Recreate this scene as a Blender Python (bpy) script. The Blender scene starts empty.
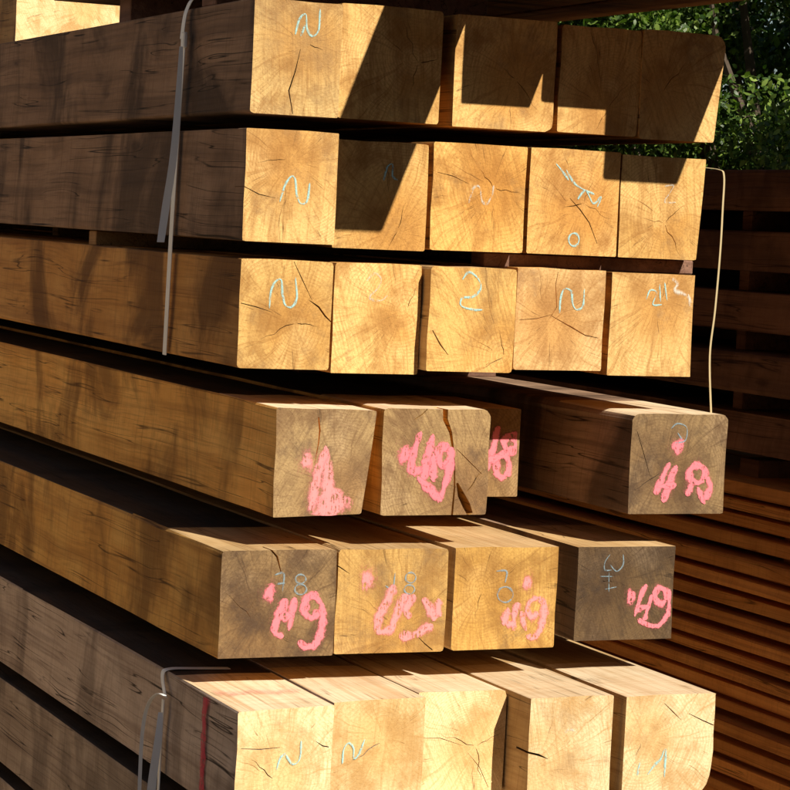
import bpy, bmesh, math, random
import numpy as np
from mathutils import Vector, Matrix

# ------------------------------------------------------------------ camera, sky, sun, exposure
sc = bpy.context.scene
F, CX, CY, NPX = 1966.0, 395.0, 395.0, 610.0   # the picture proper is 610 pixels wide, centred in its white border
yaw, pitch, roll = math.atan(859 / 1966.), -math.atan(134 / 1966.), 0.045
fw = np.array([math.sin(yaw) * math.cos(pitch), math.cos(yaw) * math.cos(pitch), math.sin(pitch)])
r0 = np.array([math.cos(yaw), -math.sin(yaw), 0.0]); u0 = np.cross(r0, fw)
cr = r0 * math.cos(roll) + u0 * math.sin(roll)
cu = -r0 * math.sin(roll) + u0 * math.cos(roll)
CAM = np.array([-1.57945, -4.32072, 1.6])
def ray(px, py): return fw + cr * ((px - CX) / F) - cu * ((py - CY) / F)
def on_y(px, py, y=0.0): d = ray(px, py); return CAM + d * ((y - CAM[1]) / d[1])
def on_x(px, py, x=0.0): d = ray(px, py); return CAM + d * ((x - CAM[0]) / d[0])

cam = bpy.data.cameras.new('camera'); cam_o = bpy.data.objects.new('camera', cam)
sc.collection.objects.link(cam_o)
cam.sensor_width = 36; cam.lens = F * 36 / NPX; cam.clip_end = 2000; cam.clip_start = .05
cam_o.matrix_world = Matrix(((cr[0], cu[0], -fw[0], CAM[0]), (cr[1], cu[1], -fw[1], CAM[1]),
                             (cr[2], cu[2], -fw[2], CAM[2]), (0, 0, 0, 1)))
sc.camera = cam_o

SUN = np.array([.37, -1.25, 1.0])
el = math.atan2(SUN[2], math.hypot(SUN[0], SUN[1])); az = math.atan2(SUN[0], SUN[1])
w = bpy.data.worlds.new('World'); sc.world = w; w.use_nodes = True
nt = w.node_tree; sky = nt.nodes.new('ShaderNodeTexSky'); sky.sky_type = 'NISHITA'; sky.sun_disc = False
sky.sun_elevation = el; sky.sun_rotation = az
nt.links.new(sky.outputs[0], nt.nodes['Background'].inputs[0]); nt.nodes['Background'].inputs[1].default_value = .05
sun = bpy.data.lights.new('sun', 'SUN'); sun.energy = 5.0; sun.angle = math.radians(.5); sun.color = (1, .93, .8)
sun_o = bpy.data.objects.new('sun', sun); sc.collection.objects.link(sun_o); sun_o.location = (6, -12, 12)
sun_o.rotation_euler = Vector(SUN).to_track_quat('Z', 'Y').to_euler()
sc.view_settings.view_transform = 'Standard'; sc.view_settings.look = 'None'
sc.view_settings.exposure = 0.5; sc.view_settings.gamma = 1.0; sc.view_settings.use_curve_mapping = False

sc.cycles.max_bounces = 7; sc.cycles.diffuse_bounces = 4; sc.cycles.glossy_bounces = 2; sc.cycles.transparent_max_bounces = 32; sc.cycles.transmission_bounces = 2
col = sc.collection
rng = random.Random(11)

# ------------------------------------------------------------------ node helpers
class NB:
    def __init__(s, name):
        s.m = bpy.data.materials.new(name); s.m.use_nodes = True; s.t = s.m.node_tree
        s.bsdf = s.t.nodes['Principled BSDF']; s.out = s.t.nodes['Material Output']
    def n(s, typ, **kw):
        x = s.t.nodes.new(typ)
        for k, v in kw.items(): setattr(x, k, v)
        return x
    def put(s, sock, v):
        if isinstance(v, bpy.types.NodeSocket): s.t.links.new(v, sock)
        elif v is not None: sock.default_value = v
    def math(s, op, a, b=None, c=None, clamp=False):
        x = s.n('ShaderNodeMath', operation=op, use_clamp=clamp)
        for i, v in enumerate((a, b, c)): s.put(x.inputs[i], v)
        return x.outputs[0]
    def obj(s): return s.n('ShaderNodeTexCoord').outputs['Object']
    def attr(s, name):
        return s.n('ShaderNodeAttribute', attribute_type='OBJECT', attribute_name=name).outputs['Fac']
    def sep(s, v): x = s.n('ShaderNodeSeparateXYZ'); s.put(x.inputs[0], v); return x.outputs
    def xyz(s, a, b, c):
        x = s.n('ShaderNodeCombineXYZ')
        for i, v in enumerate((a, b, c)): s.put(x.inputs[i], v)
        return x.outputs[0]
    def noise(s, v, scale=1.0, detail=3.0, rough=.55, dist=0.0):
        x = s.n('ShaderNodeTexNoise'); s.put(x.inputs['Vector'], v); x.inputs['Scale'].default_value = scale
        x.inputs['Detail'].default_value = detail; x.inputs['Roughness'].default_value = rough
        x.inputs['Distortion'].default_value = dist
        return x.outputs['Fac']
    def rng(s, v, a, b, c=0.0, d=1.0):
        x = s.n('ShaderNodeMapRange', interpolation_type='SMOOTHSTEP'); s.put(x.inputs[0], v)
        for i, q in enumerate((a, b, c, d)): s.put(x.inputs[i + 1], q)
        return x.outputs[0]
    def mix(s, f, a, b, mode='MIX'):
        x = s.n('ShaderNodeMix', data_type='RGBA', blend_type=mode)
        s.put(x.inputs[0], f)
        for i, v in ((6, a), (7, b)):
            s.put(x.inputs[i], v if isinstance(v, bpy.types.NodeSocket) else (*v, 1))
        return x.outputs[2]
    def bump(s, h, strength, dist):
        x = s.n('ShaderNodeBump'); s.put(x.inputs['Height'], h)
        x.inputs['Strength'].default_value = strength; x.inputs['Distance'].default_value = dist
        s.t.links.new(x.outputs[0], s.bsdf.inputs['Normal'])
    def done(s, colr, rough=.7, spec=.25):
        s.put(s.bsdf.inputs['Base Color'], colr if isinstance(colr, bpy.types.NodeSocket) else (*colr, 1))
        s.put(s.bsdf.inputs['Roughness'], rough); s.bsdf.inputs['Specular IOR Level'].default_value = spec
        return s.m

def seeded(b):
    """object coordinates shifted by the beam's own seed, so no two beams share a pattern"""
    o = b.n('ShaderNodeObjectInfo').outputs['Random']
    v = b.n('ShaderNodeVectorMath', operation='ADD'); b.put(v.inputs[0], b.obj())
    b.put(v.inputs[1], b.xyz(b.math('MULTIPLY', o, 37.0), b.math('MULTIPLY', o, 11.0), b.math('MULTIPLY', o, 23.0)))
    return v.outputs[0], o

def end_grain(name, base, heart, dark, grime, grime_amt):
    b = NB(name)
    sv, rnd = seeded(b); x, y, z = b.sep(b.obj()); sx, sy, sz = b.sep(sv)
    r2 = b.math('FRACT', b.math('MULTIPLY', rnd, 7.13)); r3 = b.math('FRACT', b.math('MULTIPLY', rnd, 23.7))
    wob = b.n('ShaderNodeTexNoise'); b.put(wob.inputs['Vector'], sv); wob.inputs['Scale'].default_value = 8; wob.inputs['Detail'].default_value = 3
    wr, wg, wb_ = b.sep(wob.outputs['Color'])
    dx = b.math('ADD', b.math('SUBTRACT', x, b.attr('pith_x')), b.math('MULTIPLY', b.math('SUBTRACT', wr, .5), .05))
    dz = b.math('ADD', b.math('SUBTRACT', z, b.attr('pith_z')), b.math('MULTIPLY', b.math('SUBTRACT', wg, .5), .05))
    r = b.math('SQRT', b.math('ADD', b.math('MULTIPLY', dx, dx), b.math('MULTIPLY', dz, dz)))
    rr = b.math('MAXIMUM', r, .0005); cs, sn = b.math('DIVIDE', dx, rr), b.math('DIVIDE', dz, rr)
    # growth rings: pale early wood closing with a thin dark late-wood line
    ph = b.math('FRACT', b.math('DIVIDE', r, b.math('ADD', .0045, b.math('MULTIPLY', r2, .004))))
    ring = b.math('MULTIPLY', b.math('POWER', ph, 3.0), b.rng(ph, .9, 1.0, 1, 0))
    ring = b.math('MULTIPLY', ring, b.rng(wb_, .38, .6, .15, 1))
    rays = b.noise(b.xyz(b.math('MULTIPLY', cs, 16.0), b.math('MULTIPLY', sn, 16.0), b.math('MULTIPLY', r, 9.0)), 1.0, 4, .65)
    # saw marks, raked by the beam's own angle
    sl = b.math('SUBTRACT', b.math('MULTIPLY', r3, 1.4), .7)
    ac = b.math('ADD', sx, b.math('MULTIPLY', sz, sl)); al = b.math('SUBTRACT', sz, b.math('MULTIPLY', sx, sl))
    saw = b.noise(b.xyz(b.math('MULTIPLY', ac, 170.0), b.math('MULTIPLY', al, 7.0), 0.0), 1.0, 3, .65)
    blot = b.noise(sv, 10.0, 5, .62)
    fine = b.noise(sv, 210.0, 2, .7)
    drip = b.noise(b.xyz(b.math('MULTIPLY', sx, 30.0), b.math('MULTIPLY', sz, 5.0), b.math('MULTIPLY', sy, 5.0)), 1.0, 4, .6)
    c = b.mix(b.rng(b.math('ADD', r, b.math('MULTIPLY', b.math('SUBTRACT', blot, .5), .08)), .03, .12, 1, 0), base, heart)
    c = b.mix(b.math('MULTIPLY', b.rng(wb_, .5, .68), .6), c, [min(.92, q * 1.12 + .05) for q in base])
    c = b.mix(b.math('MULTIPLY', b.rng(blot, .46, .66), .75), c, dark)
    c = b.mix(b.math('MULTIPLY', b.rng(rays, .48, .72), .65), c, dark)
    c = b.mix(b.math('MULTIPLY', ring, .55), c, dark)
    c = b.mix(b.math('MULTIPLY', b.rng(saw, .45, .75), .5), c, dark)
    c = b.mix(b.math('MULTIPLY', b.rng(drip, .5, .7), .45), c, dark)
    c = b.mix(b.rng(fine, .35, .8, 0, .4), c, dark)
    # drying checks too fine to be cut as geometry
    chk = b.noise(b.xyz(b.math('MULTIPLY', cs, 8.0), b.math('MULTIPLY', sn, 8.0), b.math('MULTIPLY', r, 2.0)), 1.0, 2, .4)
    line = b.math('MULTIPLY', b.rng(b.math('ABSOLUTE', b.math('SUBTRACT', chk, .5)), 0.0, .009, 1, 0), b.rng(drip, .46, .56))
    c = b.mix(b.math('MULTIPLY', line, .7), c, [q * .35 for q in dark])
    gn = b.noise(sv, 13.0, 6, .7)
    g = b.math('MULTIPLY', b.rng(gn, b.math('SUBTRACT', .64, b.math('MULTIPLY', b.attr('grime'), .3)), .72), grime_amt)
    c = b.mix(g, c, grime)
    c = b.mix(1.0, c, b.xyz(b.attr('tone_r'), b.attr('tone_g'), b.attr('tone_b')), 'MULTIPLY')
    b.bump(b.math('ADD', b.math('MULTIPLY', saw, .7), b.math('MULTIPLY', fine, .5)), .7, .003)
    return b.done(c, .72, .2)

def long_grain(name, base, pale, dark, stain_amt=.6, crack_amt=.8):
    b = NB(name)
    sv, rnd = seeded(b); x, y, z = b.sep(sv)
    wv = b.noise(b.xyz(b.math('MULTIPLY', x, 4.0), b.math('MULTIPLY', y, 1.1), b.math('MULTIPLY', z, 4.0)), 1.0, 2)
    tz = b.math('ADD', z, b.math('MULTIPLY', wv, .07)); tx = b.math('ADD', x, b.math('MULTIPLY', wv, .07))
    gr = b.noise(b.xyz(b.math('MULTIPLY', tx, 150.0), b.math('MULTIPLY', y, 1.6), b.math('MULTIPLY', tz, 150.0)), 1.0, 4, .65)
    gc = b.noise(b.xyz(b.math('MULTIPLY', tx, 32.0), b.math('MULTIPLY', y, .7), b.math('MULTIPLY', tz, 32.0)), 1.0, 3, .6)
    st = b.noise(b.xyz(b.math('MULTIPLY', x, 1.5), b.math('MULTIPLY', y, 3.4), b.math('MULTIPLY', z, 2.2)), 1.0, 5, .6, .8)
    mot = b.noise(b.xyz(b.math('MULTIPLY', x, 9.0), b.math('MULTIPLY', y, 5.0), b.math('MULTIPLY', z, 12.0)), 1.0, 5, .65)
    sawm = b.noise(b.xyz(b.math('MULTIPLY', x, 4.0), b.math('MULTIPLY', b.math('ADD', y, b.math('MULTIPLY', z, .2)), 130.0), b.math('MULTIPLY', z, 3.0)), 1.0, 2, .6)
    c = b.mix(b.rng(mot, .35, .68), base, pale)
    c = b.mix(b.math('MULTIPLY', b.rng(gc, .45, .7), .5), c, dark)
    c = b.mix(b.math('MULTIPLY', b.rng(gr, .45, .75), .55), c, dark)
    c = b.mix(b.math('MULTIPLY', b.rng(sawm, .48, .78), .35), c, dark)
    c = b.mix(b.math('MULTIPLY', b.rng(st, .45, .62), stain_amt), c, [q * .4 for q in dark])
    ck = b.noise(b.xyz(b.math('MULTIPLY', tx, 40.0), b.math('MULTIPLY', y, .4), b.math('MULTIPLY', tz, 40.0)), 1.0, 2, .45)
    keep = b.rng(b.noise(b.xyz(b.math('MULTIPLY', x, 5.0), b.math('MULTIPLY', y, 3.2), b.math('MULTIPLY', z, 14.0)), 1.0, 3), .42, .54)
    line = b.math('MULTIPLY', b.rng(b.math('ABSOLUTE', b.math('SUBTRACT', ck, .5)), 0.0, .014, 1, 0), keep)
    c = b.mix(b.math('MULTIPLY', line, crack_amt), c, [q * .2 for q in dark])
    kv = b.n('ShaderNodeTexVoronoi'); b.put(kv.inputs['Vector'], b.xyz(b.math('MULTIPLY', x, 5.0), b.math('MULTIPLY', y, 2.3), b.math('MULTIPLY', z, 6.5))); kv.inputs['Scale'].default_value = 1
    c = b.mix(b.rng(b.math('ADD', kv.outputs['Distance'], b.math('MULTIPLY', b.math('SUBTRACT', mot, .5), .3)), .0, .07, .6, 0), c, [q * .5 for q in dark])
    c = b.mix(1.0, c, b.mix(rnd, (.8, .77, .72), (1.15, 1.12, 1.1)), 'MULTIPLY')
    b.bump(b.math('ADD', b.math('MULTIPLY', gr, .7), b.math('MULTIPLY', sawm, .35)), .7, .003)
    return b.done(c, .75, .2)

M = {}
M['end_fresh'] = end_grain('sawn_end_fresh', (.78, .505, .19), (.62, .33, .095), (.34, .155, .04), (.27, .155, .07), .6)
M['end_amber'] = end_grain('sawn_end_amber', (.57, .345, .11), (.5, .275, .075), (.26, .125, .034), (.19, .115, .055), .7)
M['end_pale'] = end_grain('sawn_end_pale', (.84, .65, .37), (.78, .54, .25), (.5, .28, .1), (.38, .24, .115), .5)
M['end_grey'] = end_grain('weathered_end', (.41, .268, .12), (.33, .19, .08), (.16, .085, .038), (.12, .07, .04), .85)
M['end_dark'] = end_grain('dark_weathered_end', (.155, .096, .046), (.125, .074, .034), (.06, .034, .018), (.045, .029, .02), .8)
M['end_brown'] = end_grain('brown_weathered_end', (.36, .23, .105), (.28, .165, .07), (.125, .066, .03), (.085, .05, .03), .9)
M['top_pale'] = long_grain('sawn_top_pale', (.78, .62, .42), (.84, .7, .5), (.5, .3, .14), .12, .5)
M['side_fresh'] = long_grain('sawn_side_fresh', (.64, .32, .09), (.76, .42, .14), (.28, .115, .033), .76)
M['side_gold'] = long_grain('sawn_side_golden', (.78, .41, .105), (.90, .54, .165), (.37, .165, .04), .68)
M['side_grey'] = long_grain('sawn_side_weathered', (.32, .2, .13), (.42, .275, .185), (.12, .072, .048), .75, .95)
M['side_pale'] = long_grain('sawn_side_pale', (.50, .395, .325), (.6, .49, .415), (.2, .135, .105), .5, 1.0)
M['side_light'] = long_grain('sawn_side_light', (.62, .42, .2), (.7, .5, .27), (.36, .19, .07), .2)
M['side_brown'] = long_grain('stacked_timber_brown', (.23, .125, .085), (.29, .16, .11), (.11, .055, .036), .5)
M['board_brown'] = long_grain('stacked_board_brown', (.74, .33, .10), (.82, .40, .13), (.44, .17, .05), .2)
M['black_timber'] = long_grain('tarred_timber', (.022, .018, .016), (.03, .025, .02), (.012, .01, .009), .4)
M['shed'] = long_grain('added_dark_boards', (.075, .05, .035), (.10, .07, .05), (.035, .022, .015), .4)
M['top_dirty'] = long_grain('gap_shaded_beam_top', (.07, .048, .035), (.09, .065, .048), (.03, .02, .016), .5)  # shade of the gaps between layers, painted onto beam tops
M['lath'] = long_grain('lath_wood', (.42, .24, .1), (.5, .3, .13), (.22, .1, .04), .3)

def paint(name, c, lo, hi, amt=1.0, scale=90.0, soft=1.0, rough=.85, edge=.35):
    """dry chalk or sprayed paint: thin film whose cover breaks up over the wood's pores and fades at the stroke's rim"""
    b = NB(name)
    uv = b.n('ShaderNodeUVMap').outputs[0]; u, v, _ = b.sep(uv); ob = b.obj(); x, y, z = b.sep(ob)
    n = b.noise(ob, scale, 4, .7)
    n2 = b.noise(ob, scale * .3, 3, .6)
    gr = b.noise(b.xyz(b.math('MULTIPLY', x, 260.0), 0.0, b.math('MULTIPLY', z, 60.0)), 1.0, 2, .6)
    uu = b.math('ADD', b.math('ABSOLUTE', b.math('SUBTRACT', u, .5)), b.math('MULTIPLY', b.math('SUBTRACT', n2, .5), edge))
    rim = b.rng(uu, .5 * (1 - soft), .46, 1, 0)
    cov = b.math('ADD', b.math('ADD', b.math('MULTIPLY', n, .35), b.math('MULTIPLY', n2, .3)), b.math('MULTIPLY', gr, .35))
    a = b.math('MULTIPLY', b.math('MULTIPLY', b.rng(cov, lo, hi), rim), amt)
    b.put(b.bsdf.inputs['Alpha'], a)
    return b.done(b.mix(n2, [q * .85 for q in c], [min(1, q * 1.12) for q in c]), rough, .1)
M['chalk'] = paint('pale_blue_chalk', (.40, .68, .67), .38, .55, .9, 300, .8, edge=.5)
M['chalk_faint'] = paint('worn_pale_chalk', (.72, .74, .66), .42, .62, .65, 300, .8, edge=.5)
M['chalk_slate'] = paint('slate_blue_chalk', (.27, .37, .42), .37, .56, .8, 300, .75, edge=.5)
M['pink_mist'] = paint('pink_overspray', (.70, .18, .2), .48, .58, .4, 420, 1.0)
M['pink'] = paint('pink_spray_paint', (.86, .22, .26), .385, .475, .95, 170, .5, edge=1.0)
M['pink_pale'] = paint('pale_pink_spray_paint', (.88, .31, .31), .40, .50, .9, 150, .6, edge=1.0)
M['red'] = paint('red_marking_paint', (.68, .08, .12), .3, .52, .85, 120, .6, edge=.6)
M['white_patch'] = paint('white_resin_smear', (.8, .76, .66), .4, .6, .8, 110, .9, edge=.7)

def plain(name, c, rough, vary=.2, scale=30, trans=0.0):
    b = NB(name); n = b.noise(b.obj(), scale, 3)
    m = b.done(b.mix(n, [q * (1 - vary) for q in c], [min(1, q * (1 + vary)) for q in c]), rough, .35)
    if trans: b.bsdf.inputs['Transmission Weight'].default_value = trans
    return m
M['strap'] = plain('white_polypropylene_strap', (.93, .94, .95), .4, .03)
M['twine'] = plain('yellowed_strap', (.46, .36, .2), .5, .12)
M['bark'] = plain('bark', (.07, .05, .035), .9, .4, 25)
def leaf_mat(name, c1, c2):
    b = NB(name); g = b.n('ShaderNodeNewGeometry').outputs['Random Per Island']
    c = b.mix(b.math('POWER', g, 2.2), c1, c2); b.done(c, .45, .4)
    tr = b.n('ShaderNodeBsdfTranslucent'); b.put(tr.inputs[0], b.mix(1.0, c, (1.0, 1.3, .5), 'MULTIPLY'))
    mx = b.n('ShaderNodeMixShader'); mx.inputs[0].default_value = .3
    b.t.links.new(b.bsdf.outputs[0], mx.inputs[1]); b.t.links.new(tr.outputs[0], mx.inputs[2])
    b.t.links.new(mx.outputs[0], b.out.inputs[0]); return b.m
M['leaf'] = leaf_mat('foliage_green', (.028, .066, .01), (.24, .34, .06))
M['leaf_dark'] = leaf_mat('foliage_dark', (.014, .036, .008), (.05, .1, .022))
def ground_mat():
    b = NB('sandy_yard'); v = b.obj()
    n = b.noise(v, 3.0, 6, .7); f = b.noise(v, 90.0, 3, .7)
    c = b.mix(b.rng(n, .35, .65), (.34, .26, .165), (.46, .36, .24)); c = b.mix(b.rng(f, .4, .7, 0, .5), c, (.22, .16, .1))
    b.bump(f, .8, .01); return b.done(c, .95, .1)
M['ground'] = ground_mat()

# ------------------------------------------------------------------ mesh helpers
def link(name, me, parent=None, loc=None):
    o = bpy.data.objects.new(name, me); col.objects.link(o)
    if parent is not None: o.parent = parent
    if loc is not None: o.location = loc
    return o
def tag(o, label, cat, group=None):
    o['label'] = label; o['category'] = cat; o['kind'] = 'thing'
    if group: o['group'] = group
    return o
def pydata(name, vs, fs, mats, idx=None):
    me = bpy.data.meshes.new(name); me.from_pydata([tuple(map(float, v)) for v in vs], [], fs)
    for m in mats: me.materials.append(m)
    if idx is not None: me.polygons.foreach_set('material_index', idx)
    me.update(); return me

def section(w, h, bev, wane, skew, r):
    """closed outline of a sawn timber: slightly rounded arrises, one arris may be waney; skew shifts the four corners"""
    cor = [(-w / 2, 0), (w / 2, 0), (w / 2, h), (-w / 2, h)]
    cor = [(c[0] + s[0], c[1] + s[1]) for c, s in zip(cor, skew)]
    pts = []
    for i in range(4):
        p, a, q = np.array(cor[i - 1]), np.array(cor[i]), np.array(cor[(i + 1) % 4])
        bv = wane.get(i, bev * r.uniform(.4, 2.4))
        d1 = (p - a) / np.linalg.norm(p - a); d2 = (q - a) / np.linalg.norm(q - a)
        if isinstance(bv, tuple): b1, b2 = bv
        else: b1 = b2 = bv
        s, e = a + d1 * b1, a + d2 * b2
        n = 6 if max(b1, b2) > .015 else 2
        for k in range(n + 1):
            t = k / n; jt = np.array((r.uniform(-1, 1), r.uniform(-1, 1))) * .0011; jt[1] = abs(jt[1]) if i < 2 else -abs(jt[1])
            pts.append((1 - t) ** 2 * s + 2 * t * (1 - t) * a + t * t * e + jt)
        for k in (1, 2):                       # extra points along the side that follows
            pts.append(('side', i, k))
    out = []
    for j, p in enumerate(pts):
        if isinstance(p, tuple):
            k = p[2]; a = pts[j - k]; nx = pts[(j + 3 - k) % len(pts)]
            out.append(a + (nx - a) * k / 3 + np.array((r.uniform(-1, 1), r.uniform(-1, 1) * (0 if p[1] == 0 else 1))) * .0016)
        else: out.append(p)
    return np.array(out)

def strip_poly(path, wid):
    """thin jagged polygon round a polyline, tapering at both ends"""
    P = np.array(path, float); n = len(P); L, R = [], []
    for i in range(n):
        t = P[min(i + 1, n - 1)] - P[max(i - 1, 0)]; t /= np.linalg.norm(t) + 1e-9
        nn = np.array([-t[1], t[0]]); wv = wid[i] / 2
        L.append(P[i] + nn * wv); R.append(P[i] - nn * wv)
    return L + R[::-1]

def jag(a, b, n, amp, r):
    a, b = np.array(a), np.array(b); t = (b - a); nn = np.array([-t[1], t[0]])
    return [a + t * k / n + nn * (0 if k in (0, n) else r.uniform(-amp, amp)) for k in range(n + 1)]

CUTS = []
def make_timber(name, x0, x1, z0, z1, yf, length, end, side, seed, wane=None, skew=None, cracks=None, pith=None,
                tilt=(0, 0), grime=.4, bev=.003, ncrack=None, warp=.003, segs=16, top=None, back=None, tone=None):
    r = random.Random(seed); w_, h_ = x1 - x0, z1 - z0; xc = (x0 + x1) / 2
    sec = section(w_, h_, bev, wane or {}, skew or [(0, 0)] * 4, r); n = len(sec)
    vs, fs, mi = [], [], []
    ph = [r.uniform(0, 6.28) for _ in range(4)]
    for k in range(segs + 1):
        y = length * (k / segs) ** 1.3
        ox = warp * math.sin(y * 1.3 + ph[0]) * min(1, y * 2); 
        for j, p in enumerate(sec):
            jx = r.uniform(-1, 1) * .0012 if 0 < k < segs else 0
            jz = r.uniform(-1, 1) * .0008 if 0 < k < segs else 0
            yy = y + (tilt[0] * p[0] + tilt[1] * (p[1] - h_ / 2) if k == 0 else 0)
            vs.append((p[0] + ox + jx, yy, max(0, p[1] + jz) if p[1] < .01 else p[1] + jz))
    for k in range(segs):
        for j in range(n):
            a, b_ = k * n + j, k * n + (j + 1) % n
            fs.append((a, a + n, b_ + n, b_)); mi.append(1)
    fs.append(tuple(range(n))); mi.append(0)
    fs.append(tuple(segs * n + j for j in range(n - 1, -1, -1))); mi.append(0)
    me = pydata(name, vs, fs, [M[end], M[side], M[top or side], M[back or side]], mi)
    bm = bmesh.new(); bm.from_mesh(me); bmesh.ops.recalc_face_normals(bm, faces=bm.faces)
    for f in bm.faces:
        if f.normal.z > .75: f.material_index = 2 if f.calc_center_median().y < .3 else 3  # front of the top coloured as sunlit, the rest takes the back material
    bm.to_mesh(me); bm.free()
    o = link(name, me, None, (xc, yf, z0))
    if pith is None: pith = (r.uniform(-.4, .4) * w_, h_ * r.uniform(.15, .85))
    if tone is None: k_ = r.uniform(.86, 1.06); w2 = r.uniform(-1, 1); tone = (k_, k_ * (1 + .06 * w2), k_ * (1 + .2 * w2))
    o['tone_r'], o['tone_g'], o['tone_b'] = [float(q) for q in tone]
    o['pith_x'], o['pith_z'], o['grime'] = float(pith[0]), float(pith[1]), float(grime)
    # drying cracks, cut into the end
    polys = []
    nc = r.randint(1, 3) if ncrack is None else ncrack
    a0 = r.uniform(0, 6.28)
    for q in range(nc):
        a = a0 + q * 6.28 / max(nc, 1) + r.uniform(-.5, .5); ln = r.uniform(.03, .085)
        s = (pith[0] + .004 * math.cos(a), pith[1] + .004 * math.sin(a))
        e = (pith[0] + ln * math.cos(a), pith[1] + ln * math.sin(a))
        m_ = .008
        e = (max(-w_ / 2 + m_, min(w_ / 2 - m_, e[0])), max(m_, min(h_ - m_, e[1])))
        if math.hypot(e[0] - s[0], e[1] - s[1]) < .02: continue
        pth = jag(s, e, 5, .05, r); wd = r.uniform(.0009, .002)
        polys.append((strip_poly(pth, [wd * f for f in (.5, 1, .9, .7, .45, .15)]), .03))
    for pth, wids in (cracks or []):
        loc = [on_y(px, py, yf) for px, py in pth]
        loc = [(p[0] - xc, p[2] - z0) for p in loc]
        polys.append((strip_poly(loc, wids), .05))
    if polys:
        cv, cf = [], []
        for poly, dep in polys:
            b0 = len(cv); m_ = len(poly)
            cv += [(p[0], -.03, p[1]) for p in poly] + [(p[0], dep, p[1]) for p in poly]
            cf += [tuple(b0 + i for i in range(m_)), tuple(b0 + m_ + i for i in range(m_ - 1, -1, -1))]
            cf += [(b0 + i, b0 + m_ + i, b0 + m_ + (i + 1) % m_, b0 + (i + 1) % m_) for i in range(m_)]
        cm = pydata('crack_cutter', cv, cf, [M[end], M[side], M[top or side], M[back or side]], [1] * len(cf))
        bm = bmesh.new(); bm.from_mesh(cm); bmesh.ops.recalc_face_normals(bm, faces=bm.faces); bm.to_mesh(cm); bm.free()
        co = link('crack_cutter', cm, None, (xc, yf, z0))
        md = o.modifiers.new('cracks', 'BOOLEAN'); md.operation = 'DIFFERENCE'; md.solver = 'EXACT'; md.use_self = True; md.object = co
        CUTS.append((o, co))
    o['yf'] = yf; o['tx'] = tilt[0]; o['tz'] = tilt[1]; o['hz'] = h_ / 2; o['hw'] = w_ / 2
    return o

def bake_cuts():
    bpy.context.view_layer.update(); dg = bpy.context.evaluated_depsgraph_get()
    for o, co in CUTS:
        me = bpy.data.meshes.new_from_object(o.evaluated_get(dg)); me.name = o.name
        if len(me.polygons) > 20:
            old = o.data; o.modifiers.clear(); o.data = me
        else: o.modifiers.clear()
    for o, co in CUTS:
        m_ = co.data; bpy.data.objects.remove(co); bpy.data.meshes.remove(m_)

def smooth_path(P, n=6):
    P = [np.array(p, float) for p in P]
    if len(P) < 3: return [P[0] + (P[-1] - P[0]) * k / n for k in range(n + 1)]
    out = []
    for i in range(len(P) - 1):
        p0, p1, p2, p3 = P[max(i - 1, 0)], P[i], P[i + 1], P[min(i + 2, len(P) - 1)]
        for k in range(n):
            t = k / n
            out.append(.5 * (2 * p1 + (p2 - p0) * t + (2 * p0 - 5 * p1 + 4 * p2 - p3) * t * t + (3 * p1 - p0 - 3 * p2 + p3) * t ** 3))
    out.append(P[-1]); return out

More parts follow.
